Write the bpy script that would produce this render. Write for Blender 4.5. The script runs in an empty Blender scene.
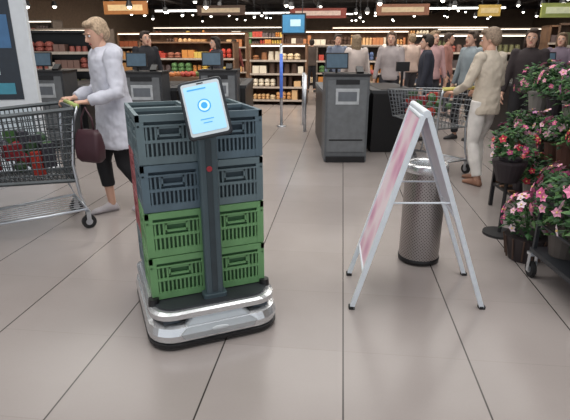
import bpy, math, random
from mathutils import Vector, Matrix, Euler

scene = bpy.context.scene
try:
    scene.view_settings.view_transform = 'Standard'
    scene.view_settings.look = 'None'
except Exception: pass

# ---------------------------------------------------------------- helpers
def S(r, g, b):
    def f(c):
        c /= 255.0
        return c/12.92 if c <= 0.04045 else ((c+0.055)/1.055)**2.4
    return (f(r), f(g), f(b))

MATS = {}
def mat(name, col, rough=0.5, metal=0.0, emit=0.0, var=0.12, scale=12.0, bump=0.0, alpha=1.0, ecol=None):
    if name in MATS: return MATS[name]
    m = bpy.data.materials.new(name); m.use_nodes = True
    nt = m.node_tree; p = nt.nodes['Principled BSDF']
    p.inputs['Roughness'].default_value = rough
    p.inputs['Metallic'].default_value = metal
    tc = nt.nodes.new('ShaderNodeTexCoord')
    nz = nt.nodes.new('ShaderNodeTexNoise'); nz.inputs['Scale'].default_value = scale
    nz.inputs['Detail'].default_value = 2
    nt.links.new(tc.outputs['Object'], nz.inputs['Vector'])
    rp = nt.nodes.new('ShaderNodeValToRGB')
    rp.color_ramp.elements[0].position = 0.3; rp.color_ramp.elements[1].position = 0.7
    rp.color_ramp.elements[0].color = tuple(c*(1-var) for c in col)+(1,)
    rp.color_ramp.elements[1].color = tuple(min(1, c*(1+var)) for c in col)+(1,)
    nt.links.new(nz.outputs['Fac'], rp.inputs['Fac'])
    nt.links.new(rp.outputs['Color'], p.inputs['Base Color'])
    if emit > 0:
        p.inputs['Emission Color'].default_value = tuple(ecol or col)+(1,)
        p.inputs['Emission Strength'].default_value = emit
    if bump > 0:
        b = nt.nodes.new('ShaderNodeBump'); b.inputs['Strength'].default_value = bump
        b.inputs['Distance'].default_value = 0.01
        nt.links.new(nz.outputs['Fac'], b.inputs['Height'])
        nt.links.new(b.outputs['Normal'], p.inputs['Normal'])
    if alpha < 1: p.inputs['Alpha'].default_value = alpha
    MATS[name] = m
    return m

def colmat(name, rough=0.5, emit=0.0):
    if name in MATS: return MATS[name]
    m = bpy.data.materials.new(name); m.use_nodes = True
    nt = m.node_tree; p = nt.nodes['Principled BSDF']
    a = nt.nodes.new('ShaderNodeVertexColor'); a.layer_name = 'Col'
    nt.links.new(a.outputs['Color'], p.inputs['Base Color'])
    p.inputs['Roughness'].default_value = rough
    if emit > 0:
        nt.links.new(a.outputs['Color'], p.inputs['Emission Color'])
        p.inputs['Emission Strength'].default_value = emit
    MATS[name] = m
    return m

def frame(d):
    d = Vector(d).normalized()
    up = Vector((0, 0, 1)) if abs(d.z) < 0.95 else Vector((1, 0, 0))
    a = d.cross(up).normalized(); b = a.cross(d).normalized()
    return a, b

class MB:
    def __init__(s): s.v = []; s.f = []; s.m = []; s.c = []
    def add(s, vs, fs, mi=0, col=(1, 1, 1)):
        n = len(s.v); s.v += [tuple(v) for v in vs]
        for f in fs:
            s.f.append(tuple(i+n for i in f)); s.m.append(mi); s.c.append(col)
        return s
    def box(s, c, sz, mi=0, col=(1, 1, 1), R=None):
        hx, hy, hz = sz[0]/2, sz[1]/2, sz[2]/2
        vs = [Vector((x, y, z)) for x in (-hx, hx) for y in (-hy, hy) for z in (-hz, hz)]
        if R is not None: vs = [R @ v for v in vs]
        c = Vector(c); vs = [v+c for v in vs]
        return s.add(vs, [(0, 1, 3, 2), (4, 6, 7, 5), (0, 4, 5, 1), (2, 3, 7, 6), (0, 2, 6, 4), (1, 5, 7, 3)], mi, col)
    def loft(s, rings, mi=0, caps=True, col=(1, 1, 1), close=False):
        n = len(rings[0]); vs = []; fs = []
        for r in rings: vs += r
        L = len(rings)
        for i in range(L-1 if not close else L):
            j = (i+1) % L
            for k in range(n):
                k2 = (k+1) % n
                fs.append((i*n+k, i*n+k2, j*n+k2, j*n+k))
        if caps and not close:
            fs.append(tuple(range(n-1, -1, -1))); fs.append(tuple((L-1)*n+k for k in range(n)))
        return s.add(vs, fs, mi, col)
    def ering(s, c, A, B, n=16):
        c = Vector(c); A = Vector(A); B = Vector(B)
        return [c+A*math.cos(2*math.pi*k/n)+B*math.sin(2*math.pi*k/n) for k in range(n)]
    def cyl(s, p0, p1, r0, r1=None, n=12, mi=0, caps=True, col=(1, 1, 1)):
        if r1 is None: r1 = r0
        p0 = Vector(p0); p1 = Vector(p1); a, b = frame(p1-p0)
        return s.loft([s.ering(p0, a*r0, b*r0, n), s.ering(p1, a*r1, b*r1, n)], mi, caps, col)
    def tube(s, pts, rs, n=10, mi=0, col=(1, 1, 1), close=False):
        pts = [Vector(p) for p in pts]
        if not hasattr(rs, '__len__'): rs = [rs]*len(pts)
        rings = []; L = len(pts); pa = None
        for i in range(L):
            if close: d = pts[(i+1) % L]-pts[i-1]
            else: d = pts[min(i+1, L-1)]-pts[max(i-1, 0)]
            d.normalize()
            if pa is None: a, b = frame(d)
            else:
                a = pa-d*pa.dot(d)
                if a.length < 1e-5: a, b = frame(d)
                a.normalize(); b = a.cross(d)
            pa = a
            rings.append(s.ering(pts[i], a*rs[i], b*rs[i], n))
        return s.loft(rings, mi, True, col, close)
    def sph(s, c, r, n=16, m=10, mi=0, R=None, col=(1, 1, 1)):
        if not hasattr(r, '__len__'): r = (r, r, r)
        c = Vector(c); vs = []; fs = []
        for i in range(1, m):
            t = math.pi*i/m
            for k in range(n):
                p = 2*math.pi*k/n
                v = Vector((r[0]*math.sin(t)*math.cos(p), r[1]*math.sin(t)*math.sin(p), r[2]*math.cos(t)))
                if R is not None: v = R @ v
                vs.append(v+c)
        tp = Vector((0, 0, r[2])); bt = Vector((0, 0, -r[2]))
        if R is not None: tp = R @ tp; bt = R @ bt
        vs.append(tp+c); vs.append(bt+c); T = len(vs)-2; B = T+1
        for i in range(m-2):
            for k in range(n):
                k2 = (k+1) % n
                fs.append((i*n+k, (i+1)*n+k, (i+1)*n+k2, i*n+k2))
        for k in range(n):
            k2 = (k+1) % n
            fs.append((T, k, k2)); fs.append((B, (m-2)*n+k2, (m-2)*n+k))
        return s.add(vs, fs, mi, col)
    def rr(s, hx, hy, r, z, n=6, cx=0, cy=0):
        out = []
        for qx, qy, a0 in ((1, 1, 0), (-1, 1, 90), (-1, -1, 180), (1, -1, 270)):
            for i in range(n+1):
                a = math.radians(a0+90*i/n)
                out.append(Vector((cx+qx*(hx-r)+r*math.cos(a), cy+qy*(hy-r)+r*math.sin(a), z)))
        return out
    def obj(s, name, mats, parent=None, smooth=False, bevel=0, loc=(0, 0, 0), rot=(0, 0, 0), remesh=0, cols=False, sm_iter=4, subsurf=0, folds=0):
        me = bpy.data.meshes.new(name)
        me.from_pydata(s.v, [], s.f)
        if not isinstance(mats, (list, tuple)): mats = [mats]
        for m in mats: me.materials.append(m)
        me.polygons.foreach_set('material_index', s.m)
        if smooth or remesh: me.polygons.foreach_set('use_smooth', [True]*len(s.f))
        if cols:
            ca = me.color_attributes.new('Col', 'FLOAT_COLOR', 'CORNER')
            data = []
            for f, c in zip(s.f, s.c):
                data += [c[0], c[1], c[2], 1.0]*len(f)
            ca.data.foreach_set('color', data)
        me.update()
        o = bpy.data.objects.new(name, me); scene.collection.objects.link(o)
        o.location = loc; o.rotation_euler = rot
        if parent: o.parent = parent
        if bevel:
            b = o.modifiers.new('Bevel', 'BEVEL'); b.width = bevel; b.segments = 2; b.limit_method = 'ANGLE'
        if remesh:
            r = o.modifiers.new('Remesh', 'REMESH'); r.mode = 'VOXEL'; r.voxel_size = remesh
            try: r.use_smooth_shade = True
            except Exception: pass
            q = o.modifiers.new('Smooth', 'SMOOTH'); q.iterations = sm_iter; q.factor = 0.5
        if folds:
            tx = bpy.data.textures.get('cloth_folds')
            if tx is None:
                tx = bpy.data.textures.new('cloth_folds', 'CLOUDS'); tx.noise_scale = .11; tx.noise_depth = 2
            d = o.modifiers.new('Folds', 'DISPLACE'); d.texture = tx; d.strength = folds; d.mid_level = .5
        if subsurf:
            q = o.modifiers.new('Sub', 'SUBSURF'); q.levels = subsurf; q.render_levels = subsurf
        return o

def empty(name, loc=(0, 0, 0), rotz=0.0):
    e = bpy.data.objects.new(name, None); scene.collection.objects.link(e)
    e.location = loc; e.rotation_euler = (0, 0, rotz); e.empty_display_size = 0.2
    return e

# ---------------------------------------------------------------- common materials
M_dark = mat('dark_plastic', S(46, 49, 54), 0.45)
M_black = mat('black_plastic', S(24, 24, 27), 0.4)
M_white = mat('white_paint', S(225, 228, 232), 0.4, var=0.04)
M_alu = mat('brushed_aluminium', S(200, 205, 212), 0.3, 0.85, var=0.06)
M_chrome = mat('satin_chrome', S(222, 225, 228), 0.24, 0.75, var=0.03)
M_steel = mat('steel_wire', S(150, 155, 160), 0.35, 0.9)
M_skin = mat('skin', S(210, 166, 144), 0.55, var=0.05)
M_rubber = mat('rubber', S(30, 30, 32), 0.8)

# ---------------------------------------------------------------- room
ROT = -math.radians(6.53)

def floor_mat():
    m = bpy.data.materials.new('floor_tiles'); m.use_nodes = True
    nt = m.node_tree; N = nt.nodes.new; L = nt.links.new
    p = nt.nodes['Principled BSDF']
    tc = N('ShaderNodeTexCoord'); sp = N('ShaderNodeSeparateXYZ'); L(tc.outputs['Object'], sp.inputs[0])
    def joint(sock, off, size, w):
        a = N('ShaderNodeMath'); a.operation = 'SUBTRACT'; L(sock, a.inputs[0]); a.inputs[1].default_value = off
        b = N('ShaderNodeMath'); b.operation = 'PINGPONG'; L(a.outputs[0], b.inputs[0]); b.inputs[1].default_value = size/2
        c = N('ShaderNodeMapRange'); L(b.outputs[0], c.inputs['Value'])
        c.inputs['From Min'].default_value = w*0.6; c.inputs['From Max'].default_value = w
        c.inputs['To Min'].default_value = 1; c.inputs['To Max'].default_value = 0
        return c.outputs[0]
    jx = joint(sp.outputs['X'], 0.056, 0.612, 0.0048)
    jy = joint(sp.outputs['Y'], 0.25, 0.612, 0.003)
    jm = N('ShaderNodeMath'); jm.operation = 'MULTIPLY'; L(jy, jm.inputs[0]); jm.inputs[1].default_value = 0.12
    mx = N('ShaderNodeMath'); mx.operation = 'MAXIMUM'; L(jx, mx.inputs[0]); L(jm.outputs[0], mx.inputs[1])
    nz = N('ShaderNodeTexNoise'); nz.inputs['Scale'].default_value = 1.3; nz.inputs['Detail'].default_value = 6
    L(tc.outputs['Object'], nz.inputs['Vector'])
    n2 = N('ShaderNodeTexNoise'); n2.inputs['Scale'].default_value = 90; L(tc.outputs['Object'], n2.inputs['Vector'])
    fx = N('ShaderNodeVectorMath'); fx.operation = 'SUBTRACT'; L(tc.outputs['Object'], fx.inputs[0]); fx.inputs[1].default_value = (0.056, 0.25, 0)
    f2 = N('ShaderNodeVectorMath'); f2.operation = 'DIVIDE'; L(fx.outputs[0], f2.inputs[0]); f2.inputs[1].default_value = (0.612, 0.612, 1)
    f3 = N('ShaderNodeVectorMath'); f3.operation = 'FLOOR'; L(f2.outputs[0], f3.inputs[0])
    wn = N('ShaderNodeTexWhiteNoise'); L(f3.outputs[0], wn.inputs['Vector'])
    a1 = N('ShaderNodeMath'); a1.operation = 'MULTIPLY_ADD'; L(wn.outputs['Value'], a1.inputs[0]); a1.inputs[1].default_value = 0.2; L(nz.outputs['Fac'], a1.inputs[2])
    a2 = N('ShaderNodeMath'); a2.operation = 'MULTIPLY_ADD'; L(n2.outputs['Fac'], a2.inputs[0]); a2.inputs[1].default_value = 0.15; L(a1.outputs[0], a2.inputs[2])
    rp = N('ShaderNodeValToRGB'); L(a2.outputs[0], rp.inputs['Fac'])
    rp.color_ramp.elements[0].position = 0.35; rp.color_ramp.elements[1].position = 1.0
    rp.color_ramp.elements[0].color = S(150, 142, 139)+(1,)
    rp.color_ramp.elements[1].color = S(167, 159, 156)+(1,)
    mi = N('ShaderNodeMix'); mi.data_type = 'RGBA'; L(mx.outputs[0], mi.inputs['Factor'])
    L(rp.outputs['Color'], mi.inputs['A']); mi.inputs['B'].default_value = S(60, 55, 53)+(1,)
    L(mi.outputs['Result'], p.inputs['Base Color'])
    p.inputs['Roughness'].default_value = 0.24
    return m

mb = MB(); mb.box((0, 16, -0.05), (26, 42, 0.1)); mb.obj('floor', floor_mat(), rot=(0, 0, ROT))
M_wall = mat('wall_paint', S(140, 122, 106), 0.8)
M_ceil = mat('ceiling_paint', S(104, 94, 88), 0.9)
mb = MB(); mb.box((0, 36.9, 2.1), (26, 0.2, 4.2)); mb.obj('wall_back', M_wall, rot=(0, 0, ROT))
mb = MB(); mb.box((-12.9, 16, 2.1), (0.2, 42, 4.2)); mb.obj('wall_left', M_wall, rot=(0, 0, ROT))
mb = MB(); mb.box((12.9, 16, 2.1), (0.2, 42, 4.2)); mb.obj('wall_right', M_wall, rot=(0, 0, ROT))
mb = MB(); mb.box((0, 16, 4.25), (26, 42, 0.1)); mb.obj('ceiling', M_ceil, rot=(0, 0, ROT))
mb = MB()
for y in range(8, 36, 3):
    mb.box((0, y, 3.95), (25, 0.12, 0.22))
for x in (-9, -5, -1.5, 2.5, 6, 9.5):
    mb.box((x, 19, 3.72), (0.16, 34, 0.10))
mb.obj('ceiling_truss', mat('truss_metal', S(84, 80, 80), 0.6), rot=(0, 0, ROT))
random.seed(4)
mb = MB()
for x in (-9, -6.5, -4.2, -1.5, 1.0, 3.4, 6, 8.2):
    for i, y in enumerate([k*2.1+12 for k in range(11)]):
        xx = x+random.uniform(-.6, .6); zz = 2.72+random.uniform(-.2, .25)+max(0, (y-14))*.025
        mb.cyl((xx, y, zz+.05), (xx, y, 4.15), 0.010, n=5, mi=0)
        mb.cyl((xx, y, zz), (xx, y, zz+.15), 0.10, 0.06, n=10, mi=0)
        mb.sph((xx, y, zz-.005), .06, 8, 6, 1)
M_lamp = mat('lamp_glow', (1, .93, .82), 0.5, emit=9, var=0)
M_lamp.cycles.emission_sampling = 'NONE'
mb.obj('ceiling_lamps', [M_dark, M_lamp], rot=(0, 0, ROT))
mb = MB()
for (x, y, z, l) in [(-6, 20, 2.85, 3), (-4.2, 24, 3.0, 4), (5, 22, 3.0, 3), (-1.5, 30, 3.3, 4)]:
    mb.box((x, y, z), (l, 0.1, 0.06), 1)
    mb.box((x, y, z+.05), (l, 0.16, 0.04), 0)
    for q in (-.4, .4): mb.cyl((x+q*l, y, z+.05), (x+q*l, y, 4.1), .01, n=5, mi=0)
M_tube = mat('tube_glow', (1, .96, .9), 0.5, emit=4, var=0)
M_tube.cycles.emission_sampling = 'NONE'
mb.obj('ceiling_tube_lights', [M_dark, M_tube], rot=(0, 0, ROT))

def area(name, loc, sx, sy, power, col=(1, .97, .94), rot=(0, 0, 0)):
    l = bpy.data.lights.new(name, 'AREA'); l.shape = 'RECTANGLE'; l.size = sx; l.size_y = sy
    l.energy = power; l.color = col
    o = bpy.data.objects.new(name, l); scene.collection.objects.link(o); o.location = loc; o.rotation_euler = rot
area('entrance_light', (0, 2.0, 4.1), 7, 4, 260, (1, .98, .95))
area('checkout_light', (0, 7.5, 4.0), 10, 3, 300, (1, .97, .92))
area('aisle_light', (0, 12, 4.0), 14, 2, 560, (1, .91, .80), rot=(math.radians(15), 0, 0))
area('market_light', (2, 18, 4.0), 16, 2, 600, (1, .90, .78), rot=(math.radians(15), 0, 0))
area('back_light', (2, 24.5, 4.0), 16, 2, 560, (1, .90, .78), rot=(math.radians(15), 0, 0))
w = bpy.data.worlds.new('World'); scene.world = w; w.use_nodes = True
w.node_tree.nodes['Background'].inputs[0].default_value = (0.90, 0.94, 1.0, 1)
w.node_tree.nodes['Background'].inputs[1].default_value = 0.95

# ---------------------------------------------------------------- delivery robot
def crate_mesh(name, m, W=0.300, D=0.292, H=0.236):
    mb = MB(); t = 0.012
    mb.box((0, 0, 0.008), (W-.02, D-.02, 0.016), 0)
    for sgn in (-1, 1):
        for axis in (0, 1):
            Ln = W if axis == 0 else D; off = (D if axis == 0 else W)/2
            def P(a, z, ln, h, th=t, o=0.0, mi=0):
                if axis == 0: mb.box((a, sgn*(off-th/2-o), z), (ln, th, h), mi)
                else: mb.box((sgn*(off-th/2-o), a, z), (th, ln, h), mi)
            P(0, H-.016, Ln, 0.032, 0.018)
            P(0, H-.052, Ln-.01, 0.008, 0.016)
            P(0, 0.022, Ln-.012, 0.036, 0.012, 0.003)
            P(0, H*0.47, Ln-.012, 0.014, 0.013, 0.002)
            P(0, H*0.5, Ln-.05, H-.03, 0.003, 0.022, 1)  # added inner sheet in a darker tone, painted shade for the slat gaps
            for q in (-1, 1): P(q*(Ln/2-.018), H/2, 0.036, H-.01, 0.014, 0.001)
            nb = 11
            for i in range(nb):
                a = -Ln/2+.045+(Ln-.09)*i/(nb-1)
                P(a, H*0.30, 0.009, H*.36, 0.010, 0.004)
                if abs(a) > 0.052: P(a, H*0.62, 0.009, H*.34, 0.010, 0.004)
            P(0, H*.58, 0.11, 0.010, 0.012, 0.003); P(0, H*.74, 0.11, 0.010, 0.012, 0.003)
            for q in (-1, 1): P(q*.052, H*.66, 0.010, .05, 0.012, 0.003)
    return mb.obj(name, m)

robot = empty('delivery_robot', (-0.497, 2.55, 0), math.radians(22))
M_cg = mat('crate_slate', S(104, 122, 128), 0.5, var=.08); M_cgi = mat('crate_slate_gap_shade', S(60, 75, 82), 0.6)  # second tone of each crate is darker, painting the shade behind the slats
M_cn = mat('crate_green', S(112, 160, 108), 0.5, var=.08); M_cni = mat('crate_green_gap_shade', S(66, 108, 70), 0.6)
M_cr = mat('crate_red', S(160, 86, 90), 0.5); M_cri = mat('crate_red_gap_shade', S(110, 50, 54), 0.6)
M_cb = mat('crate_blue', S(92, 112, 124), 0.5); M_cbi = mat('crate_blue_gap_shade', S(54, 70, 82), 0.6)
protos = {}
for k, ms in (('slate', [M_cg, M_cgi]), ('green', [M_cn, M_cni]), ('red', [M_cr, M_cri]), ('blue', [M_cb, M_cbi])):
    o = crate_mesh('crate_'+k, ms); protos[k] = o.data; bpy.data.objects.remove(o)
Z0 = 0.212
front = [['green', 'green'], ['green', 'green'], ['blue', 'slate'], ['slate', 'blue']]
back = [['slate', 'green'], ['red', 'green'], ['red', 'slate'], ['slate', 'slate']]
for r in range(4):
    for c in range(2):
        for dd, tab in ((0, front), (1, back)):
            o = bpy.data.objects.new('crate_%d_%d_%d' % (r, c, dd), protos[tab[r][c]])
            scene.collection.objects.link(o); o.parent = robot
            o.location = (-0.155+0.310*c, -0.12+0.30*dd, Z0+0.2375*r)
mb = MB()
def RRL(mb, spec, mi):
    mb.loft([mb.rr(hx-.012, hy, r, z, cy=cy) for hx, hy, r, z, cy in spec], mi)
C = -.02
RRL(mb, [(.345, .40, .13, .012, C), (.36, .415, .14, .02, C), (.36, .415, .14, .036, C), (.345, .40, .13, .042, C)], 0)
RRL(mb, [(.345, .40, .13, .038, C), (.357, .412, .14, .048, C), (.362, .417, .14, .085, C), (.352, .405, .14, .122, C), (.33, .385, .13, .130, C)], 1)
RRL(mb, [(.30, .355, .11, .12, C), (.30, .355, .11, .165, C)], 0)
RRL(mb, [(.33, .38, .12, .158, C), (.346, .395, .12, .165, C), (.346, .395, .12, .192, C), (.33, .38, .12, .200, C)], 1)
RRL(mb, [(.31, .36, .10, .196, C), (.31, .36, .10, .210, C)], 2)
mb.loft([mb.rr(.19, .02, .018, .060, cy=-.418), mb.rr(.21, .022, .02, .09, cy=-.420), mb.rr(.17, .02, .018, .130, cy=-.400), mb.rr(.14, .02, .018, .162, cy=-.385)], 3)
mb.obj('base_body', [M_black, M_chrome, M_dark, mat('nose_silver', S(196, 202, 206), .3, .5, var=.04)], robot, smooth=False)
mb = MB()
mb.sph((0, -.443, .095), (.045, .006, .013), 20, 10)
mb.obj('badge', mat('badge_white', S(220, 226, 230), .4), robot, smooth=True)
mb = MB()
for q in (-1, 1):
    mb.box((q*.235, -.382, .145), (.08, .006, .022), 0)
    mb.cyl((q*.30, -.27, .168), (q*.30, -.27, .235), .032, .026, 14, 1)
    for yy in (-.22, .22):
        mb.cyl((q*.285, yy, .035), (q*.325, yy, .035), .035, n=18, mi=1)
mb.obj('sensors_and_wheels', [mat('sensor_glass', S(70, 80, 90), .1), M_black], robot)
M_mast = mat('mast_teal', S(72, 88, 95), 0.4, var=.05)
mb = MB()
mb.loft([mb.rr(.062, .035, .012, z, cx=.01, cy=-.305) for z in (.208, .23)], 0)
mb.loft([mb.rr(.046, .024, .014, z, cx=.01, cy=-.305) for z in (.225, .4, .8, 1.10)], 0)
mb.box((.01, -.3305, .64), (.03, .004, .80), 1)
mb.tube([(.01, -.305, 1.08), (.01, -.31, 1.14), (.0, -.335, 1.17), (0, -.36, 1.19)], .022, 12, 0)
mb.cyl((.01, -.33, .90), (.01, -.338, .90), .014, n=20, mi=2)
mb.obj('mast', [M_mast, mat('mast_groove', S(50, 62, 68), .4), mat('estop_red', S(170, 50, 60), .4)], robot, bevel=.002)
tab = empty('tablet', (-.005, -.378, 1.19)); tab.parent = robot
tab.rotation_mode = 'ZXY'
tab.rotation_euler = (math.radians(-24), math.radians(-5), math.radians(-14))
mb = MB()
def ytab(hx, hz, r, y):
    return [Vector((p.x, y, p.y)) for p in mb.rr(hx, hz, r, 0)]
mb.loft([ytab(.092, .128, .016, .014), ytab(.100, .134, .02, .006), ytab(.100, .134, .02, -.008), ytab(.096, .130, .016, -.0135)], 0)
mb.loft([ytab(.087, .121, .012, -.0125), ytab(.087, .121, .012, -.0142)], 1)
mb.obj('tablet_body', [mat('tablet_case', S(48, 52, 58), .35), mat('tablet_bezel', S(214, 224, 230), .35, var=.03)], tab, smooth=False)
mb = MB(); mb.loft([ytab(.078, .106, .008, -.0135), ytab(.078, .106, .008, -.0155)], 0)
mb.obj('screen', mat('screen_ice', S(160, 208, 232), .2, emit=.50, var=.04, scale=6), tab)
mb = MB()
mb.cyl((0, -.0155, .012), (0, -.0165, .012), .030, n=32, mi=0)
mb.cyl((0, -.0165, .012), (0, -.0170, .012), .024, n=32, mi=1)
mb.cyl((0, -.0170, .012), (0, -.0175, .012), .015, n=32, mi=0)
for i, wd in enumerate((.06, .04)): mb.box((0, -.0160, -.05-.016*i), (wd, .001, .004), 0)
mb.box((-.02, -.016, .090), (.085, .001, .006), 0)
mb.obj('screen_icon', [mat('icon_blue', S(70, 160, 220), .3, emit=.5), mat('icon_light', S(205, 236, 248), .3, emit=.5)], tab)
mb = MB(); mb.box((0, -.0145, .1145), (.03, .002, .005)); mb.obj('camera_bar', M_black, tab)

# ---------------------------------------------------------------- A-frame sign
sign = empty('a_frame_sign', (0.76, 2.72, 0), 0)
def sp(x, y, z): return (x-.76, y-2.72, z)
mb = MB()
fa = Vector(sp(.725, 2.49, 1.12)); ba = Vector(sp(.775, 2.94, 1.12))
FL = Vector(sp(.405, 2.49, .0)); BL = Vector(sp(.445, 2.93, .0)); FR = Vector(sp(1.140, 2.49, .0)); BR = Vector(sp(1.19, 2.93, .0))
def rail(p, q, wd, th, mi=0):
    p = Vector(p); q = Vector(q); d = (q-p); L = d.length; d.normalize()
    yv = (ba-fa).normalized(); n = d.cross(yv).normalized(); yv = n.cross(d).normalized()
    R = Matrix((n, yv, d)).transposed()
    mb.box((p+q)/2, (th, wd, L), mi, R=R)
dl = Vector((-.014, 0, 0)); dr = Vector((.014, 0, 0)); zz = Vector((0, 0, .012))
for top, bot, off in ((fa, FL, dl), (ba, BL, dl), (fa, FR, dr), (ba, BR, dr)):
    rail(top+off, bot+zz*0.5+off, .036, .026)
    mb.box(bot+off+Vector((0, 0, .010)), (.034, .038, .020), 1)
def lerp(a, b, t): return a+(b-a)*t
for F, B, off in ((FL, BL, dl), (FR, BR, dr)):
    for t in ((.01, .80) if F is FL else (.01, .50)):
        p = lerp(fa, F, t)+off; q = lerp(ba, B, t)+off
        d = (q-p).normalized(); mb.cyl(p, q, .013, n=8)
p = lerp(fa, FL, .42); q = lerp(fa, FR, .42); mb.cyl(p, q, .006, n=8, mi=0)
p = lerp(ba, BL, .42); q = lerp(ba, BR, .42); mb.cyl(p, q, .006, n=8, mi=0)
mb.cyl(fa+Vector((0, -.02, .01)), ba+Vector((0, .02, .01)), .020, n=12)
mb.obj('frame', [mat('sign_aluminium', S(230, 238, 246), .4, .1, var=.03), M_rubber], sign, bevel=.002)
def panel(F, B, t0, t1, off, name, m, th=.008):
    mb = MB(); a = lerp(fa, F, t0); b = lerp(ba, B, t0); c = lerp(ba, B, t1); d = lerp(fa, F, t1)
    n = (b-a).cross(d-a).normalized()*th/2; o = Vector(off)
    vs = [x+o+n for x in (a, b, c, d)]+[x+o-n for x in (a, b, c, d)]
    mb.add(vs, [(0, 1, 2, 3), (7, 6, 5, 4), (0, 4, 5, 1), (1, 5, 6, 2), (2, 6, 7, 3), (3, 7, 4, 0)])
    return mb.obj(name, m, sign)
def poster_mat():
    m = bpy.data.materials.new('poster_pink'); m.use_nodes = True
    nt = m.node_tree; p = nt.nodes['Principled BSDF']
    tc = nt.nodes.new('ShaderNodeTexCoord'); v = nt.nodes.new('ShaderNodeTexVoronoi'); v.inputs['Scale'].default_value = 6
    nt.links.new(tc.outputs['Object'], v.inputs['Vector'])
    r = nt.nodes.new('ShaderNodeValToRGB'); nt.links.new(v.outputs['Distance'], r.inputs['Fac'])
    r.color_ramp.elements[0].color = S(214, 150, 184)+(1,); r.color_ramp.elements[1].color = S(244, 226, 234)+(1,)
    e = r.color_ramp.elements.new(.45); e.color = S(236, 192, 212)+(1,)
    r.color_ramp.elements[0].position = .12; r.color_ramp.elements[2].position = .75
    nt.links.new(r.outputs['Color'], p.inputs['Base Color']); p.inputs['Roughness'].default_value = .35
    return m
PM = poster_mat()
panel(FL, BL, .02, .80, (-.016, 0, 0), 'poster_panel', PM)
panel(FR, BR, .02, .50, (.016, 0, 0), 'poster_panel_rear', mat('panel_back', S(224, 232, 240), .5, var=.04))

# ---------------------------------------------------------------- steel bin
bn = empty('steel_waste_bin', (.965, 3.19, 0))
def bin_mat():
    m = bpy.data.materials.new('perforated_steel'); m.use_nodes = True
    nt = m.node_tree; N = nt.nodes.new; L = nt.links.new; p = nt.nodes['Principled BSDF']
    tc = N('ShaderNodeTexCoord'); s3 = N('ShaderNodeSeparateXYZ'); L(tc.outputs['Object'], s3.inputs[0])
    at = N('ShaderNodeMath'); at.operation = 'ARCTAN2'; L(s3.outputs['Y'], at.inputs[0]); L(s3.outputs['X'], at.inputs[1])
    def wv(sock, k):
        a = N('ShaderNodeMath'); a.operation = 'MULTIPLY'; L(sock, a.inputs[0]); a.inputs[1].default_value = k
        b = N('ShaderNodeMath'); b.operation = 'SINE'; L(a.outputs[0], b.inputs[0]); return b.outputs[0]
    mu = N('ShaderNodeMath'); mu.operation = 'MULTIPLY'; L(wv(at.outputs[0], 38), mu.inputs[0]); L(wv(s3.outputs['Z'], 270), mu.inputs[1])
    ab = N('ShaderNodeMath'); ab.operation = 'GREATER_THAN'; L(mu.outputs[0], ab.inputs[0]); ab.inputs[1].default_value = .5
    mi = N('ShaderNodeMix'); mi.data_type = 'RGBA'; L(ab.outputs[0], mi.inputs['Factor'])
    mi.inputs['A'].default_value = S(176, 170, 168)+(1,); mi.inputs['B'].default_value = S(90, 84, 82)+(1,)
    L(mi.outputs['Result'], p.inputs['Base Color']); p.inputs['Metallic'].default_value = .8; p.inputs['Roughness'].default_value = .33
    return m
mb = MB(); n = 40; r = .14
prof = [(r, .03), (r, .66)]
mb.loft([mb.ering((0, 0, z), (q, 0, 0), (0, q, 0), n) for q, z in prof], 0, caps=False)
mb.obj('perforated_body', bin_mat(), bn, smooth=True)
mb = MB()
def lathe(mb, pr, mi=0, n=40, c=(0, 0)):
    mb.loft([mb.ering((c[0], c[1], z), (q, 0, 0), (0, q, 0), n) for q, z in pr], mi, caps=False)
lathe(mb, [(.0, .008), (.135, .008), (.144, .012), (.144, .04), (.138, .042)], 1)
lathe(mb, [(.139, .655), (.146, .66), (.146, .70), (.138, .715), (.112, .715), (.108, .70), (.108, .64)], 0)
lathe(mb, [(.108, .64), (.0, .63)], 1)
mb.obj('rim_and_base', [M_chrome, M_black], bn, smooth=True)

# ---------------------------------------------------------------- people
def ik(a, b, l1, l2, pole):
    a = Vector(a); b = Vector(b); d = b-a; L = min(d.length, (l1+l2)*.999); dn = d.normalized()
    x = (l1*l1-l2*l2+L*L)/(2*L); h = math.sqrt(max(l1*l1-x*x, 1e-8))
    p = Vector(pole); p = p-dn*p.dot(dn); p.normalize()
    return a+dn*x+p*h, a+dn*L

def hand(mb, W, d, n, side, curl=.5):
    d = Vector(d).normalized(); n = Vector(n); n = (n-d*n.dot(d)).normalized(); s = d.cross(n)*side
    mb.loft([mb.ering(W-d*.03, s*.025, n*.02), mb.ering(W, s*.027, n*.018), mb.ering(W+d*.04, s*.038, n*.017),
             mb.ering(W+d*.085, s*.041, n*.014), mb.ering(W+d*.098, s*.036, n*.010)])
    for off, ln in ((.031, .072), (.0105, .080), (-.0105, .074), (-.031, .058)):
        p = W+d*.088+s*off; a = 0; pts = [p-d*.02]; dd = d
        for k, fr in enumerate((.45, .32, .23)):
            a += curl*(.7 if k == 0 else 1.0)
            dd = d*math.cos(a)+n*math.sin(a)
            pts.append(pts[-1]+dd*(ln*fr+(.02 if k == 0 else 0)))
        mb.tube(pts, [.0095, .009, .0083, .007], 8)
    p = W+d*.025+s*.028; t1 = (d*.65+s*.6+n*.35).normalized(); t2 = (d*.8+s*.15+n*.55).normalized()
    mb.tube([p-t1*.01, p+t1*.04, p+t1*.04+t2*.028, p+t1*.04+t2*.05], [.013, .011, .0095, .008], 8)

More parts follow.
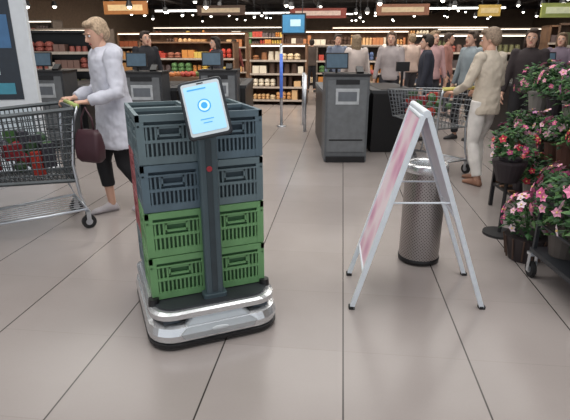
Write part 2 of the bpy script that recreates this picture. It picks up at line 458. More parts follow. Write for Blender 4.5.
def person(name, loc, rotz, H=1.68, top=S(200, 200, 205), pants=S(40, 40, 48), shoes=S(60, 60, 62), hair=S(90, 70, 55),
           feet=((.10, 0), (-.10, 0)), hands=None, lean=0.0, hem=.84, capri=False, hyaw=0, hpitch=0, near=False,
           longhair=False, build=1.0, hood=False, curl=.5, handdir=None, toes=(0, 0), heel=(0, 0)):
    P = empty(name, loc, rotz); k = H/1.68; P.scale = (k, k, k)
    tag = name.replace('.', '_')+'%d' % int(loc[0]*100)
    mt = mat('cloth_top_'+tag, top, .85, var=.10, scale=9, bump=.3); mp = mat('cloth_pants_'+tag, pants, .85, scale=9, bump=.2)
    ms = mat('shoe_'+tag, shoes, .6); mh = mat('hair_'+tag, hair, .7, var=.3, scale=60, bump=.6)
    vox = .009 if near else .016
    yo = lambda z: -lean*(max(z-.92, 0))*1.0
    def V(x, y, z): return Vector((x, y+yo(z), z))
    hip = [Vector((.09, 0, .90)), Vector((-.09, 0, .90))]
    sh = [V(.175*build, .01, 1.385), V(-.175*build, .01, 1.385)]
    if hands is None: hands = ((.27, -.08, .80), (-.27, -.08, .80))
    leg = MB(); sk = MB(); shoe = MB()
    X = Vector((1, 0, 0)); Y = Vector((0, 1, 0))
    for i in (0, 1):
        ft = feet[i]; hl = heel[i]
        ank = Vector((ft[0], ft[1]+.03, .085+hl))
        kn, ank2 = ik(hip[i], ank, .425, .41, (0, -1, 0))
        ank = ank2
        kz = lerp(hip[i], kn, .5)
        if capri:
            cf = lerp(kn, ank, .60)
            leg.tube([hip[i]+Vector((0, 0, .04)), kz, kn, cf], [.096, .088, .070, .060], 16)
            sk.tube([kn, lerp(kn, ank, .3), lerp(kn, ank, .7), ank, ank-Vector((0, 0, .03))], [.05, .055, .04, .034, .034], 14)
        else:
            leg.tube([hip[i]+Vector((0, 0, .04)), kz, kn, lerp(kn, ank, .35), lerp(kn, ank, .93)], [.098*build, .088, .068, .068, .058], 16)
            sk.tube([lerp(kn, ank, .8), ank-Vector((0, 0, .03))], [.035, .034], 10)
        R = Matrix.Rotation(toes[i], 3, 'Z'); T = Matrix.Rotation(hl*3.0, 3, 'X')
        def q(x, y, z): return R @ (T @ Vector((x, y, z)))
        base = Vector((ank.x, ank.y, ank.z-.085))
        rings = []
        for y, w_, h_ in ((.055, .026, .05), (.03, .037, .085), (-.03, .038, .095), (-.09, .042, .065), (-.15, .043, .050), (-.185, .030, .036), (-.2, .012, .022)):
            rings.append([base+q(w_*math.cos(a), y, h_/2+h_/2*math.sin(a)) for a in [2*math.pi*j/14 for j in range(14)]])
        shoe.loft(rings)
    leg.loft([leg.ering((0, 0.005, z), X*rx*build, Y*ry, 20) for z, rx, ry in ((.83, .12, .09), (.88, .165, .12), (.96, .165, .12), (1.02, .145, .105), (1.05, .13, .09))])
    leg.obj('trousers', mp, P, remesh=vox, folds=.012 if near else 0)
    shoe.obj('shoes', ms, P, smooth=True)
    to = MB()
    spec = [(hem, .185, .135), (hem+.06, .185, .14), (.98, .168, .13), (1.08, .155, .12), (1.2, .168, .128), (1.3, .178, .125), (1.37, .165, .105), (1.42, .115, .08), (1.46, .065, .062)]
    if hem < .75: spec = [(hem, .225, .185), (hem+.03, .228, .188), (.86, .205, .165), (.98, .19, .15), (1.08, .175, .138), (1.2, .178, .138), (1.3, .182, .13), (1.37, .168, .108), (1.42, .118, .085), (1.47, .072, .07)]
    spec = sorted(spec)
    to.loft([to.ering(V(0, 0.005, z), X*rx*build, Y*ry, 24) for z, rx, ry in spec])
    hd = MB(); bulk = 1.22 if hem < .75 else 1.0
    for i in (0, 1):
        hx = Vector(hands[i]); sd = 1 if i == 0 else -1
        el, wr = ik(sh[i], hx, .29, .25, (sd*.5, .75, -.5))
        to.sph(sh[i], .066*bulk, 14, 10)
        to.tube([sh[i], lerp(sh[i], el, .5), el, lerp(el, wr, .5), lerp(el, wr, .93)], [q_*bulk for q_ in (.062, .056, .05, .045, .038)], 14)
        d = (wr-el).normalized()
        hd.tube([lerp(el, wr, .85), wr], [.026, .024], 12)
        hdv = d if handdir is None else Vector(handdir)
        nn = Vector((-sd, 0, 0)) if handdir is None else Vector((0, 0, -1))
        hand(hd, wr, hdv, nn, (-1 if i == 0 else 1), curl)
    if hood:
        hc = V(0, .085, 1.43)
        to.sph(hc, (.125, .085, .065), 16, 10, R=Matrix.Rotation(-.4, 3, 'X'))
    to.obj('jacket' if hem < .9 else 'shirt', mt, P, remesh=vox, folds=.03 if near else 0)
    hd.obj('hands', M_skin, P, remesh=.0035 if near else .006, sm_iter=1)
    sk.tube([V(0, .012, 1.40), V(0, -.004, 1.47), V(0, -.015, 1.53)], [.06, .052, .05], 14)
    sk.obj('neck_and_shins', M_skin, P, smooth=True)
    c = V(0, -.02, 1.575); RH = Matrix.Rotation(math.radians(hyaw), 3, 'Z') @ Matrix.Rotation(math.radians(hpitch), 3, 'X')
    def hp(x, y, z): return c+RH @ Vector((x, y, z))
    he = MB()
    he.sph(hp(0, .012, .022), (.074, .092, .083), 20, 14, R=RH)
    rr = []
    for z, cy, rx, ry in ((-.112, -.055, .022, .022), (-.10, -.05, .038, .034), (-.075, -.035, .053, .05), (-.04, -.018, .063, .068), (0, -.006, .069, .078), (.03, 0, .070, .082)):
        rr.append([hp(rx*math.cos(a), cy+ry*math.sin(a), z) for a in [2*math.pi*j/20 for j in range(20)]])
    he.loft(rr)
    he.tube([hp(0, -.078, .012), hp(0, -.093, -.01), hp(0, -.104, -.03), hp(0, -.088, -.040)], [.008, .010, .014, .010], 10)
    for sd in (-1, 1): he.sph(hp(sd*.074, .008, -.008), (.011, .019, .03), 12, 8, R=RH)
    for sd in (-1, 1): he.sph(hp(sd*.03, -.078, .018), (.02, .01, .006), 10, 6, R=RH)
    he.obj('head', M_skin, P, remesh=.005 if near else .007, sm_iter=2)
    fc = MB()
    for sd in (-1, 1):
        fc.sph(hp(sd*.03, -.0765, .001), (.0125, .010, .008), 12, 8, 0, R=RH)
        fc.sph(hp(sd*.03, -.0845, .001), (.0055, .004, .0055), 10, 6, 1, R=RH)
        fc.box(hp(sd*.031, -.0865, .023), (.028, .005, .005), 3, R=RH)
    fc.sph(hp(0, -.084, -.062), (.022, .008, .0075), 14, 8, 2, R=RH)
    fc.obj('face_features', [M_white, M_black, mat('lips', S(170, 95, 90), .5), mh], P, smooth=True)
    ha = MB()
    ha.sph(hp(0, .026, .038), (.086, .094, .084), 20, 14, R=RH)
    ha.sph(hp(0, .055, 0), (.078, .062, .085), 18, 12, R=RH)
    ha.sph(hp(.02, -.045, .088), (.062, .04, .028), 14, 8, R=RH)
    for sd in (-1, 1): ha.sph(hp(sd*.068, .015, .02), (.02, .045, .05), 12, 8, R=RH)
    if longhair:
        ha.sph(hp(0, .06, -.07), (.08, .05, .12), 16, 10, R=RH)
        for sd in (-1, 1): ha.sph(hp(sd*.075, .02, -.05), (.022, .035, .09), 12, 8, R=RH)
    ha.obj('hair', mh, P, remesh=.008, sm_iter=2)
    return P

# woman pushing the trolley
wd = math.radians(-53)
wloc = (-1.49, 4.26, 0)
W = person('woman', wloc, wd, 1.67, top=S(206, 208, 220), pants=S(26, 26, 30), shoes=S(186, 180, 184), hair=S(184, 160, 134),
       feet=((.09, .20), (-.09, -.12)), hands=((.20, -.28, 1.045), (-.20, -.28, 1.045)), lean=.10, hem=.63, capri=True, hyaw=8, hpitch=20,
       near=True, hood=True, curl=.75, handdir=(0, -.9, .0), heel=(.05, 0), build=1.14)
# handbag hanging by her side
bagp = empty('handbag', (-1.56, 3.80, 0), math.radians(-20))
mb = MB()
mb.loft([mb.rr(.09, .03, .02, .58), mb.rr(.115, .05, .03, .61), mb.rr(.12, .055, .03, .70), mb.rr(.11, .04, .03, .80), mb.rr(.09, .022, .02, .84)])
mb.tube([(-.06, 0, .83), (-.05, 0, .93), (0, 0, 1.01), (.05, 0, .93), (.06, 0, .83)], .008, 8)
mb.obj('bag_body', mat('bag_leather', S(66, 38, 46), .5, bump=.2), bagp, smooth=True)

# ---------------------------------------------------------------- shopping cart
def cart(name, loc, rotz, wire=M_steel, handle=None, goods=True, seed=1, wn=14, deep=False, rimr=.0077, wr=.0035):
    P = empty(name, loc, rotz); rnd = random.Random(seed)
    mb = MB(); r = wr
    zt0, zt1 = 1.0, .95; zb0, zb1 = (.42, .48) if deep else (.56, .62)
    def pt(u, v, w):
        y = -.06-v*(.84+.06*w); wt = .285-.05*v; wb = .22-.04*v
        zt = zt0+(zt1-zt0)*v; zb = zb0+(zb1-zb0)*v
        return Vector((u*(wb+(wt-wb)*w), y+(.05 if v == 0 else 0)*w, zb+(zt-zb)*w))
    for i in range(wn+1):
        v = i/wn
        for u in (-1, 1): mb.cyl(pt(u, v, 0), pt(u, v, 1), r, n=5)
        mb.cyl(pt(-1, v, 0), pt(1, v, 0), r, n=5)
    nj = 11 if deep else 8
    for j in range(nj):
        w_ = j/(nj-1)
        for u in (-1, 1): mb.cyl(pt(u, 0, w_), pt(u, 1, w_), r if 0 < j < nj-1 else rimr, n=6)
        for v in (0, 1): mb.cyl(pt(-1, v, w_), pt(1, v, w_), r if 0 < j < nj-1 else rimr, n=6)
    for i in range(9):
        u = -1+2*i/8
        for v in (0, 1): mb.cyl(pt(u, v, 0), pt(u, v, 1), r, n=5)
        mb.cyl(pt(u, 0, 0), pt(u, 1, 0), r, n=5)
    mb.obj('wire_basket', wire, P)
    mb = MB()
    for u in (-1, 1):
        mb.tube([(u*.27, .02, 1.02), (u*.26, -.02, .9), (u*.23, -.06, .56), (u*.24, -.04, .30), (u*.25, 0.0, .17), (u*.24, -.3, .16), (u*.18, -.86, .15)], .013, 8)
        mb.cyl((u*.17, -.7, .16), (u*.185, -.62, .62), .010, n=8)
    mb.cyl((-.25, 0, .17), (.25, 0, .17), .011, n=8); mb.cyl((-.18, -.86, .15), (.18, -.86, .15), .011, n=8)
    for i in range(7): mb.cyl((-.2+.4*i/6, 0, .175), (-.15+.3*i/6, -.86, .158), .004, n=5)
    mb.obj('chassis', M_alu, P, smooth=True)
    mb = MB(); mb.cyl((-.28, .02, 1.02), (.28, .02, 1.02), .019, n=14); mb.obj('handle', handle or mat('handle_green', S(168, 184, 110), .5), P, smooth=True)
    mb = MB()
    for x, y in ((-.25, 0), (.25, 0), (-.175, -.84), (.175, -.84)):
        mb.cyl((x-.015, y, .06), (x+.015, y, .06), .058, n=20, mi=0)
        mb.cyl((x-.018, y, .06), (x+.018, y, .06), .028, n=14, mi=1)
        mb.box((x-.024, y, .10), (.004, .035, .11), 1); mb.box((x+.024, y, .10), (.004, .035, .11), 1); mb.box((x, y, .152), (.052, .04, .008), 1)
    mb.obj('casters', [M_rubber, M_alu], P)
    if goods:
        mb = MB(); zg = zb0+.12
        for i in range(20):
            c = rnd.choice([S(180, 50, 40), S(200, 70, 60), S(70, 110, 60), S(60, 90, 60), S(140, 40, 50), S(60, 60, 70)])
            x = rnd.uniform(-.12, .12); y = -rnd.uniform(.2, .78); z = zg+rnd.random()*.2
            if i % 2: mb.box((x, y, z), (rnd.uniform(.06, .11), rnd.uniform(.06, .12), rnd.uniform(.10, .2)), 0, c, Matrix.Rotation(rnd.random(), 3, 'Z'))
            else: mb.sph((x, y, z), rnd.uniform(.04, .065), 14, 10, 0, col=c)
        mb.obj('groceries', colmat('groceries_col'), P, cols=True)
    return P
Mcw = mat('cart_wire_dark', S(74, 80, 84), .45, .3)
hloc = (wloc[0]-.8*.385, wloc[1]-.6*.385, 0)
cart('shopping_cart', hloc, math.radians(-56), Mcw, seed=5, wn=26, deep=True, rimr=.018, wr=.005)

# person at the right with cart
rt = math.radians(-152)
fd = Vector((math.sin(rt), -math.cos(rt)))
rl = Vector((2.15, 5.25))
person('shopper', (rl.x, rl.y, 0), rt, 1.64, top=S(206, 194, 178), pants=S(226, 222, 218), shoes=S(150, 110, 90), hair=S(150, 130, 112),
       feet=((.08, .06), (-.09, -.10)), hands=((.20, -.27, 1.01), (-.20, -.27, 1.01)), lean=.03, hem=.80, hyaw=30, hpitch=12, near=True, handdir=(0, -.9, .0), curl=.7, build=.94)
cart('shopping_cart.001', (rl.x+fd.x*.37, rl.y+fd.y*.37, 0), rt, M_steel, handle=mat('handle_yellow', S(214, 206, 120), .5), seed=9)

# background shoppers
bg = [
 ((-2.45, 8.9), 40, 1.72, S(34, 34, 40), S(30, 30, 36), S(50, 38, 32)),
 ((-1.35, 9.9), -60, 1.65, S(60, 58, 66), S(36, 36, 44), S(40, 32, 28)),
 ((1.45, 10.2), 150, 1.70, S(214, 206, 202), S(50, 54, 70), S(90, 70, 55)),
 ((2.25, 8.0), -100, 1.64, S(46, 48, 60), S(40, 40, 48), S(45, 36, 30)),
 ((2.75, 9.4), 20, 1.74, S(200, 160, 160), S(60, 60, 66), S(150, 125, 100)),
 ((2.95, 8.0), -70, 1.70, S(140, 150, 156), S(36, 38, 44), S(80, 66, 56)),
 ((4.0, 9.9), 100, 1.68, S(214, 210, 204), S(70, 70, 84), S(190, 175, 160)),
 ((3.25, 6.7), -30, 1.68, S(54, 46, 48), S(32, 30, 34), S(64, 50, 42)),
 ((0.9, 17.0), 170, 1.72, S(90, 80, 76), S(40, 40, 46), S(50, 40, 34)),
 ((-1.6, 15.9), 30, 1.68, S(120, 60, 56), S(40, 40, 50), S(60, 44, 34)),
 ((1.95, 9.3), -20, 1.72, S(170, 160, 160), S(50, 50, 56), S(110, 90, 76)),
 ((3.5, 10.9), 60, 1.75, S(180, 130, 120), S(60, 60, 70), S(70, 56, 48)),
 ((2.35, 11.3), 120, 1.78, S(226, 220, 214), S(40, 44, 60), S(60, 50, 44)),
 ((4.9, 9.0), -40, 1.70, S(120, 106, 120), S(40, 44, 60), S(120, 100, 80)),
 ((1.2, 11.6), 10, 1.74, S(110, 120, 140), S(40, 44, 60), S(60, 50, 44)),
 ((3.0, 12.0), 190, 1.76, S(200, 180, 170), S(60, 60, 66), S(140, 120, 96)),
 ((1.28, 9.1), 200, 1.66, S(190, 176, 170), S(60, 60, 66), S(140, 120, 96)),
 ((-3.0, 11.0), 70, 1.70, S(160, 150, 144), S(50, 50, 60), S(90, 70, 56)),
]
for i, (xy, rz, H, t, p_, h_) in enumerate(bg):
    person('shopper.%03d' % (i+1), (xy[0], xy[1], 0), math.radians(rz), H, top=t, pants=p_, hair=h_, longhair=(i % 3 == 1), feet=((.1, .1), (-.1, -.1)), hem=.86)

# ---------------------------------------------------------------- checkout counters
def checkout(name, loc, rotz, w=.56, body=S(84, 90, 96), L=1.9, tall=True):
    P = empty(name, loc, rotz)
    mb = MB()
    if tall:
        mb.box((0, .25, .56), (w, .5, 1.10), 0)
        mb.box((0, -.004, .60), (w-.06, .012, .92), 1)
        mb.box((0, -.012, .30), (w-.12, .006, .02), 2)
        mb.box((0, .25, 1.125), (w+.03, .53, .03), 2)
        mb.box((0, .0, .04), (w-.04, .04, .08), 2)
    mb.box((w*.1, .5+L/2, .42), (w*1.1, L, .84), 2)
    mb.box((w*.1, .5+L/2, .86), (w*1.15, L, .05), 0)
    mb.box((w*.1, .5+L/2, .888), (w*.7, L-.1, .01), 2)
    mb.obj('cabinet', [mat('counter_grey_%d' % int(body[0]*1000), body, .5), mat('counter_panel', S(112, 116, 120), .45), M_black], P, bevel=.006)
    mb = MB()
    if tall:
        mb.cyl((-.12, .3, 1.13), (-.12, .3, 1.20), .016, n=12)
        mb.box((-.12, .285, 1.29), (.30, .03, .20), 0, R=Matrix.Rotation(-.15, 3, 'X'))
        mb.box((-.12, .267, 1.29), (.27, .004, .17), 1, R=Matrix.Rotation(-.15, 3, 'X'))
        mb.box((.16, .12, 1.17), (.09, .14, .06), 0, R=Matrix.Rotation(.5, 3, 'X'))
        mb.box((.0, -.014, .86), (.30, .01, .20), 2)
        mb.box((.0, -.020, .86), (.24, .004, .12), 3)
        mb.box((.0, -.014, 1.04), (.30, .01, .06), 0)
    else:
        mb.cyl((.3, 1.2, .88), (.3, 1.2, 1.15), .02, n=12, mi=0)
        mb.box((.3, 1.2, 1.18), (.2, .06, .14), 0)
    mb.obj('till_screen', [M_black, mat('till_screen_dim', S(80, 100, 116), .2, emit=.2), mat('till_label', S(190, 195, 200), .5), mat('till_label_text', S(110, 116, 124), .5)], P, bevel=.003)
    return P
checkout('checkout_counter', (.80, 6.3, 0), 0, body=S(96, 100, 104))
checkout('checkout_counter.001', (1.50, 6.45, 0), 0, body=S(60, 62, 66), tall=False, L=1.5)
checkout('checkout_counter.002', (4.1, 7.4, 0), 0, body=S(60, 62, 66))
checkout('checkout_counter.003', (-2.0, 6.9, 0), 0, body=S(60, 62, 68), L=1.5)
checkout('checkout_counter.004', (-1.0, 7.4, 0), 0, body=S(60, 62, 68))
checkout('checkout_counter.005', (-3.5, 7.2, 0), 0, body=S(60, 62, 68))

P = empty('gate_post', (-.07, 9.4, 0))
mb = MB(); mb.cyl((0, 0, 0), (0, 0, 1.5), .028, n=16, mi=0); mb.cyl((0, 0, 0), (0, 0, .02), .09, n=20, mi=0)
mb.cyl((0, 0, .55), (0, 0, 1.35), .030, n=16, mi=1); mb.sph((0, 0, 1.5), .03, 12, 8, 0)
mb.obj('post', [M_alu, mat('blue_glow', S(76, 112, 200), .4, emit=.35)], P, smooth=True)
P = empty('barrier_gate', (.36, 8.8, 0))
mb = MB()
mb.cyl((0, 0, 0), (0, 0, 1.0), .03, n=14); mb.cyl((0, .8, 0), (0, .8, 1.0), .03, n=14)
for z in (.5, .95): mb.cyl((0, 0, z), (0, .8, z), .016, n=10)
mb.obj('rails', M_alu, P, smooth=True)

# ---------------------------------------------------------------- shelves with goods
def shelf(name, loc, rotz, w, h, d, levels, pal, seed=0, frame_m=M_dark, strip=None, sign=None):
    P = empty(name, loc, rotz); rnd = random.Random(seed)
    mb = MB()
    mb.box((0, d/2-.02, h/2), (w, .04, h), 0)
    for q in (-1, 1): mb.box((q*(w/2-.02), 0, h/2), (.04, d, h), 0)
    pm = MB()
    for i in range(levels):
        z = .12+(h-.2)*i/levels
        mb.box((0, 0, z), (w, d, .03), 0)
        mb.box((0, -d/2-.006, z), (w, .012, .05), 1)
        sp_ = (h-.2)/levels
        x = -w/2+.06
        while x < w/2-.22:
            ww = rnd.uniform(.10, .2); c = rnd.choice(pal); hh = sp_*rnd.uniform(.35, .8); run = rnd.randint(1, 4); kind = rnd.random()
            for _ in range(run):
                if x > w/2-.22: break
                if kind < .4: pm.box((x+ww/2, -d*.22, z+.016+hh/2), (ww*.92, d*.5, hh), 0, c)
                elif kind < .7: pm.cyl((x+ww/2, -d*.25, z+.016), (x+ww/2, -d*.25, z+.016+hh), ww*.45, ww*.38, 8, 0, True, c)
                else:
                    for jj in range(2): pm.sph((x+ww/2, -d*.28, z+.016+hh*(.25+.4*jj)), (ww*.5, d*.25, hh*.32), 8, 5, 0, None, c)
                x += ww
            x += rnd.choice((0, 0, .04))
    mb.box((0, 0, h-.01), (w, d, .04), 0)
    mats = [frame_m, mat('price_rail', S(190, 178, 166), .5)]
    if strip:
        mb.box((0, -d/2, h-.05), (w-.1, .03, .03), 2); mats.append(strip)
    mb.obj('rack', mats, P)
    pm.obj('products', colmat('product_col', .5), P, cols=True)
    return P
warm = [S(214, 164, 110), S(230, 190, 140), S(196, 130, 86), S(235, 215, 180), S(170, 96, 66), S(160, 110, 74), S(240, 230, 210), S(90, 70, 60)]
mixp = [S(200, 80, 66), S(226, 196, 100), S(100, 140, 90), S(100, 120, 160), S(230, 228, 224), S(170, 110, 90), S(220, 150, 80), S(110, 96, 96)]
drk = [S(90, 80, 80), S(130, 100, 90), S(160, 90, 80), S(80, 90, 110), S(190, 180, 170), S(120, 120, 86)]
strip = mat('shelf_strip', (1, .9, .75), .5, emit=2.2, var=0)
strip.cycles.emission_sampling = 'NONE'
M_wood = mat('wood_rack', S(128, 98, 76), .6, scale=5, var=.25)
M_rk = mat('rack_taupe', S(112, 102, 94), .6)
idx = [0]
def SH(*a, **k):
    n = 'grocery_shelf' if idx[0] == 0 else 'grocery_shelf.%03d' % idx[0]
    idx[0] += 1; return shelf(n, *a, **k)
SH((-.15, 13.4, 0), ROT, 1.5, 1.55, .6, 4, warm, 1, M_wood, strip)
SH((-2.6, 13.8, 0), ROT, 2.6, 1.6, .6, 4, mixp, 2, M_wood, None)
SH((1.9, 14.2, 0), ROT, 2.0, 1.5, .6, 4, mixp, 3, M_rk, None)
SH((4.9, 13.6, 0), ROT, 3.0, 1.8, .6, 4, drk, 4, M_rk, strip)
SH((-6.1, 13.0, 0), ROT, 3.4, 1.9, .6, 5, mixp, 5, M_rk, strip)
SH((8.6, 13.4, 0), ROT, 3.4, 2.0, .6, 5, mixp, 6, M_wood, None)
SH((-4.4, 9.8, 0), .1, 1.5, 1.75, .5, 5, drk, 7, M_black)
SH((-3.9, 19.5, 0), ROT, 5.0, 2.0, .6, 4, warm, 8, M_wood, strip)
SH((2.4, 20.5, 0), ROT, 5.0, 2.1, .6, 4, warm, 9, M_wood, strip)
SH((8.6, 20.5, 0), ROT, 5.0, 2.2, .6, 4, mixp, 10, M_rk, strip)
SH((-3.0, 27, 0), ROT, 8.0, 2.5, .6, 5, mixp, 11, M_rk, strip)
SH((6.5, 27, 0), ROT, 8.0, 2.5, .6, 5, warm, 12, M_wood, strip)
SH((-9.4, 17, 0), ROT, 4.0, 2.3, .6, 5, mixp, 13, M_rk, strip)
SH((6.6, 9.6, 0), ROT-.4, 2.6, 1.9, .5, 5, drk, 14, M_wood)
def promo(name, loc, w, seed):
    P = empty(name, loc, ROT); rnd = random.Random(seed); mb = MB()
    mb.box((0, 0, .4), (w, .7, .8), 0, S(120, 96, 76)); mb.box((0, -.36, .5), (w*.9, .02, .3), 0, S(190, 176, 150))
    for i in range(70):
        x = rnd.uniform(-w/2+.08, w/2-.08); y = rnd.uniform(-.28, .28)
        k = int((x/w+.5)*5)
        mb.sph((x, y, .82+.05*rnd.random()), .055, 8, 5, 0, None, [S(190, 120, 70), S(170, 70, 60), S(110, 130, 76), S(210, 186, 110), S(150, 66, 66), S(190, 120, 60)][k])
    mb.obj('bin_and_fruit', colmat('promo_col'), P, cols=True)
promo('fruit_display', (-2.0, 12.0, 0), 1.6, 3)
promo('fruit_display.001', (1.75, 13.0, 0), 1.2, 4)
promo('fruit_display.002', (-4.6, 12.0, 0), 1.6, 5)

# hanging signs
def hsign(name, loc, w, h, col, emit=0, inner=None, rnd_=False):
    P = empty(name, loc, ROT)
    mb = MB()
    if rnd_: mb.cyl((0, -.04, 0), (0, .04, 0), w/2, n=32, mi=0)
    else: mb.box((0, 0, 0), (w, .08, h), 0)
    mats = [mat('sign_%d_%d' % (int(loc[0]*10), int(loc[1]*10)), col, .5, emit=emit), M_dark]
    if inner:
        if rnd_: mb.cyl((0, -.05, 0), (0, -.04, 0), w*.36, n=32, mi=2)
        else: mb.box((0, -.045, 0), (w*.8, .01, h*.45), 2)
        mats.append(mat('signin_%d_%d' % (int(loc[0]*10), int(loc[1]*10)), inner, .5, emit=emit))
    for q in (-.35, .35): mb.cyl((q*w, 0, h*.4), (q*w, 0, 4.2-loc[2]), .012, n=6, mi=1)
    mb.obj('board', mats, P)
    return P
tv = hsign('hanging_tv_screen', (.22, 13.0, 2.03), .62, .5, S(20, 22, 26), .0, None)
mb = MB(); mb.box((0, -.045, 0), (.55, .01, .42), 0); mb.box((.05, -.052, .02), (.26, .006, .16), 1)
mb.obj('picture', [mat('tv_blue', S(60, 120, 160), .3, emit=.5), mat('tv_white', S(170, 205, 215), .3, emit=.5)], tv)
hsign('hanging_sign', (-4.6, 15, 2.55), 1.3, .35, S(170, 112, 62), .25, S(230, 200, 150))
hsign('hanging_sign.001', (-2.1, 17, 2.62), 1.6, .3, S(86, 64, 52), .1, S(220, 200, 170))
hsign('hanging_sign.002', (3.4, 15, 2.5), 1.5, .3, S(126, 82, 60), .15, S(190, 170, 140))
hsign('hanging_sign.003', (5.75, 14.6, 2.45), .6, .3, S(190, 160, 80), .05, S(210, 190, 140))
hsign('hanging_sign.004', (6.2, 11.6, 2.25), .9, .3, S(150, 160, 90), .2, S(220, 226, 190))
hsign('hanging_sign.005', (1.4, 22, 2.85), 2.4, .4, S(140, 60, 50), .15, S(225, 200, 190))
hsign('hanging_sign.006', (-7.2, 12.5, 2.5), 1.6, .5, S(80, 50, 40), .0, S(190, 150, 110))

# ---------------------------------------------------------------- advertising display at left
P = empty('advertising_display', (-3.22, 5.55, 0), math.radians(10))
mb = MB()
mb.loft([[Vector((p.x, y, p.y+1.15)) for p in mb.rr(.42, 1.05, .05, 0)] for y in (-.05, .05)], 0)
mb.box((0, 0, .05), (.95, .45, .10), 0)
mb.obj('housing', mat('display_white', S(224, 230, 236), .4, var=.03), P, bevel=.01)
mb = MB()
mb.box((-.03, -.055, 1.45), (.60, .012, 1.10), 0)
mb.box((0.08, -.064, 1.62), (.30, .006, .34), 1)
mb.box((-.1, -.064, 1.22), (.34, .006, .10), 2)
mb.box((0, -.064, 1.02), (.4, .006, .12), 3)
mb.box((0, -.055, .55), (.66, .012, .5), 2)
mb.obj('poster_screen', [mat('display_dark', S(24, 34, 46), .15, emit=.05), mat('display_blue', S(60, 100, 140), .3, emit=.2), mat('display_pale', S(196, 208, 216), .3, emit=.1), mat('display_teal', S(60, 130, 150), .3, emit=.2)], P)

# ---------------------------------------------------------------- flowers
def plant(mb, x, y, z, r, h, rnd, fcol=None, nleaf=90, nfl=16, leafc=None, ls=.05, fs=.028):
    ph = r*.9; pr = r*.55
    pc = rnd.choice([S(60, 56, 56), S(90, 84, 80), S(90, 60, 50), S(130, 126, 122), S(50, 44, 50)])
    mb.loft([mb.ering((x, y, z), (pr*.75, 0, 0), (0, pr*.75, 0), 14), mb.ering((x, y, z+ph), (pr, 0, 0), (0, pr, 0), 14),
             mb.ering((x, y, z+ph), (pr*1.08, 0, 0), (0, pr*1.08, 0), 14), mb.ering((x, y, z+ph*1.12), (pr*1.08, 0, 0), (0, pr*1.08, 0), 14)], 0, True, pc)
    zc = z+ph+h*.45
    for i in range(7):
        a = rnd.random()*6.28; rr_ = r*.5*rnd.random()
        mb.tube([(x, y, z+ph), (x+rr_*.5*math.cos(a), y+rr_*.5*math.sin(a), zc), (x+rr_*math.cos(a), y+rr_*math.sin(a), z+ph+h*.8)], .004, 4, 0, S(60, 90, 50))
    for i in range(nleaf):
        a = rnd.random()*6.283; e = math.asin(rnd.uniform(-.9, 1)); q = rnd.uniform(.45, 1)
        p = Vector((x+r*q*math.cos(e)*math.cos(a), y+r*q*math.cos(e)*math.sin(a), zc+h*.62*q*math.sin(e)))
        d = Vector((math.cos(a), math.sin(a), rnd.uniform(-.5, .9))).normalized(); s_ = d.cross(Vector((rnd.uniform(-.4, .4), rnd.uniform(-.4, .4), 1))).normalized()
        L = ls*rnd.uniform(.7, 1.4); n_ = d.cross(s_)
        c = leafc or rnd.choice([S(36, 70, 36), S(50, 90, 48), S(66, 108, 58), S(30, 56, 34), S(84, 120, 66)])
        mb.add([p, p+d*L*.4+s_*L*.3+n_*.006, p+d*L-Vector((0, 0, L*.25)), p+d*L*.4-s_*L*.3+n_*.006, p+d*L*.5-n_*.004], [(0, 1, 4), (1, 2, 4), (2, 3, 4), (3, 0, 4)], 0, c)
    if fcol:
        for i in range(nfl):
            a = rnd.random()*6.283; e = math.asin(rnd.uniform(-.3, 1)); q = rnd.uniform(1.1, 1.32)
            nrm = Vector((math.cos(e)*math.cos(a), math.cos(e)*math.sin(a), math.sin(e)))
            p = Vector((x, y, zc))+Vector((nrm.x*r*q, nrm.y*r*q, nrm.z*h*.62*q))
            mb.cyl(p-nrm*.07, p, .0025, n=4, col=S(60, 96, 50))
            s_, t_ = frame(nrm); R_ = fs*rnd.uniform(.7, 1.25); c = rnd.choice(fcol)
            for k in range(5):
                b = k*2*math.pi/5
                u = s_*math.cos(b)+t_*math.sin(b); v = s_*math.cos(b+1.57)+t_*math.sin(b+1.57)
                mb.add([p, p+u*R_*.6+v*R_*.42+nrm*R_*.25, p+u*R_*1.1+nrm*R_*.12, p+u*R_*.6-v*R_*.42+nrm*R_*.25], [(0, 1, 2, 3)], 0, c)
            mb.sph(p+nrm*R_*.18, R_*.22, 6, 4, 0, col=S(225, 200, 120))
pink = [S(225, 140, 176), S(236, 170, 196), S(205, 100, 146)]
red = [S(190, 56, 74), S(205, 76, 100)]
wht = [S(225, 205, 215), S(236, 190, 208)]
mauve = [S(190, 130, 180), S(225, 160, 196)]
FM = colmat('plant_col', .6)
rnd = random.Random(11)
P = empty('flower_stand', (2.36, 3.85, 0))
mb = MB()
tiers = [(.22, .0, 1.0), (.56, .12, .9), (.88, .24, .75)]
for z, off, dep in tiers:
    mb.box((off*.5, 0, z), (.74-off, 1.25, .025), 0)
    for k in range(8): mb.box((off*.5, -.6+1.2*k/7, z+.02), (.74-off, .03, .015), 1)
for x in (-.36, .42):
    for y in (-.6, .6): mb.box((x, y, .40 if x < 0 else .52), (.03, .03, .8 if x < 0 else 1.04), 0)
mb.obj('rack', [M_black, M_wood], P)
mb = MB()
cols = [pink, None, red, pink, wht, mauve, None]
for ti, (z, off, dep) in enumerate(tiers):
    for j in range(5):
        for i in range(2):
            x = -.27+off*.75+.33*i; y = -.5+.25*j
            plant(mb, x+rnd.uniform(-.03, .03), y+rnd.uniform(-.03, .03), z+.03, rnd.uniform(.14, .18), rnd.uniform(.18, .27), rnd, cols[(ti*2+j+i*3) % 7], nleaf=220, nfl=26)
mb.obj('potted_flowers', FM, P, cols=True)
P = empty('flower_basket', (1.73, 3.20, 0))
mb = MB()
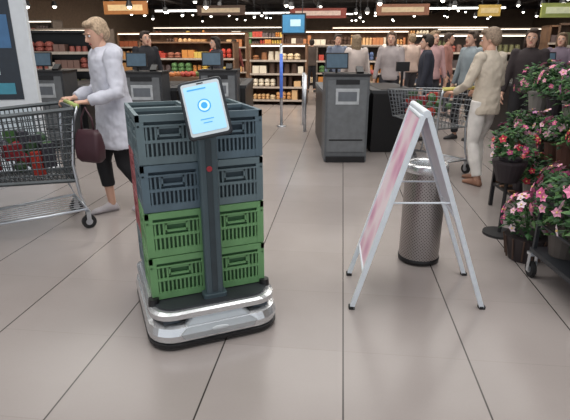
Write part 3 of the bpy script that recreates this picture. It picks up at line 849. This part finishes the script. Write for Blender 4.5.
mb.loft([mb.ering((0, 0, z), (r_, 0, 0), (0, r_, 0), 20) for z, r_ in ((.0, .10), (.15, .14), (.18, .145))], 0, True, S(50, 42, 44))
for k in range(12):
    a = k*6.283/12; mb.cyl((.12*math.cos(a), .12*math.sin(a), .02), (.15*math.cos(a), .15*math.sin(a), .18), .006, n=5, col=S(80, 60, 50))
plant(mb, 0, 0, .06, .15, .24, rnd, pink+wht, 230, 50, fs=.030)
mb.obj('basket_and_flowers', FM, P, cols=True)
P = empty('flower_basket.001', (1.76, 3.68, 0))
mb = MB()
mb.cyl((0, 0, 0), (0, 0, .55), .015, n=8, col=S(40, 40, 42)); mb.cyl((0, 0, 0), (0, 0, .02), .13, n=20, col=S(40, 40, 42))
mb.loft([mb.ering((0, 0, z), (r_, 0, 0), (0, r_, 0), 20) for z, r_ in ((.45, .08), (.60, .13), (.62, .13))], 0, True, S(46, 40, 44))
plant(mb, 0, 0, .5, .14, .26, rnd, red+pink, 250, 26, fs=.028)
mb.obj('stand_and_flowers', FM, P, cols=True)
P = empty('flower_trolley', (1.92, 2.62, 0))
mb = MB()
mb.box((0, 0, .19), (.60, .62, .03), 0)
for x in (-.28, .28):
    for y in (-.29, .29):
        mb.box((x, y, .36), (.022, .022, .36), 0)
        mb.cyl((x-.014, y, .055), (x+.014, y, .055), .052, n=20, mi=1); mb.cyl((x-.017, y, .055), (x+.017, y, .055), .025, n=14, mi=2)
        mb.box((x-.024, y, .1), (.004, .03, .12), 2); mb.box((x+.024, y, .1), (.004, .03, .12), 2); mb.box((x, y, .165), (.06, .05, .02), 2)
for y in (-.29, .29): mb.box((0, y, .54), (.58, .018, .018), 0)
for x in (-.28, .28): mb.box((x, 0, .54), (.018, .6, .018), 0); mb.box((x, 0, .38), (.014, .6, .014), 0)
mb.obj('trolley_frame', [M_dark, M_rubber, M_alu], P)
mb = MB()
for j, y in enumerate((-.17, .17)):
    for i, x in enumerate((-.17, .15)):
        plant(mb, x, y, .206, .18, .36, rnd, [wht, pink, pink, mauve][i+2*j], 300, 36, ls=.06, fs=.034)
mb.obj('potted_flowers', FM, P, cols=True)
P = empty('potted_plants', (3.15, 5.1, 0))
mb = MB()
for x, y, h in ((0, 0, .4), (.45, .1, .5), (-.2, .45, .4), (.4, -.5, .4), (.1, -.75, .35)):
    mb.box((x, y, .30), (.32, .32, .6), 0, S(70, 52, 42))
    plant(mb, x, y, .6, .28, h, rnd, rnd.choice([pink, wht, None]), 320, 20, ls=.08, fs=.04)
mb.obj('plinths_and_plants', FM, P, cols=True)

# ---------------------------------------------------------------- camera
cam = bpy.data.cameras.new('Camera'); co = bpy.data.objects.new('Camera', cam); scene.collection.objects.link(co)
cam.sensor_width = 36; cam.lens = 36*480/570; cam.clip_end = 200
co.location = (0, 0, 1.45); co.rotation_euler = (math.radians(90-18.65), 0, 0)
scene.camera = co
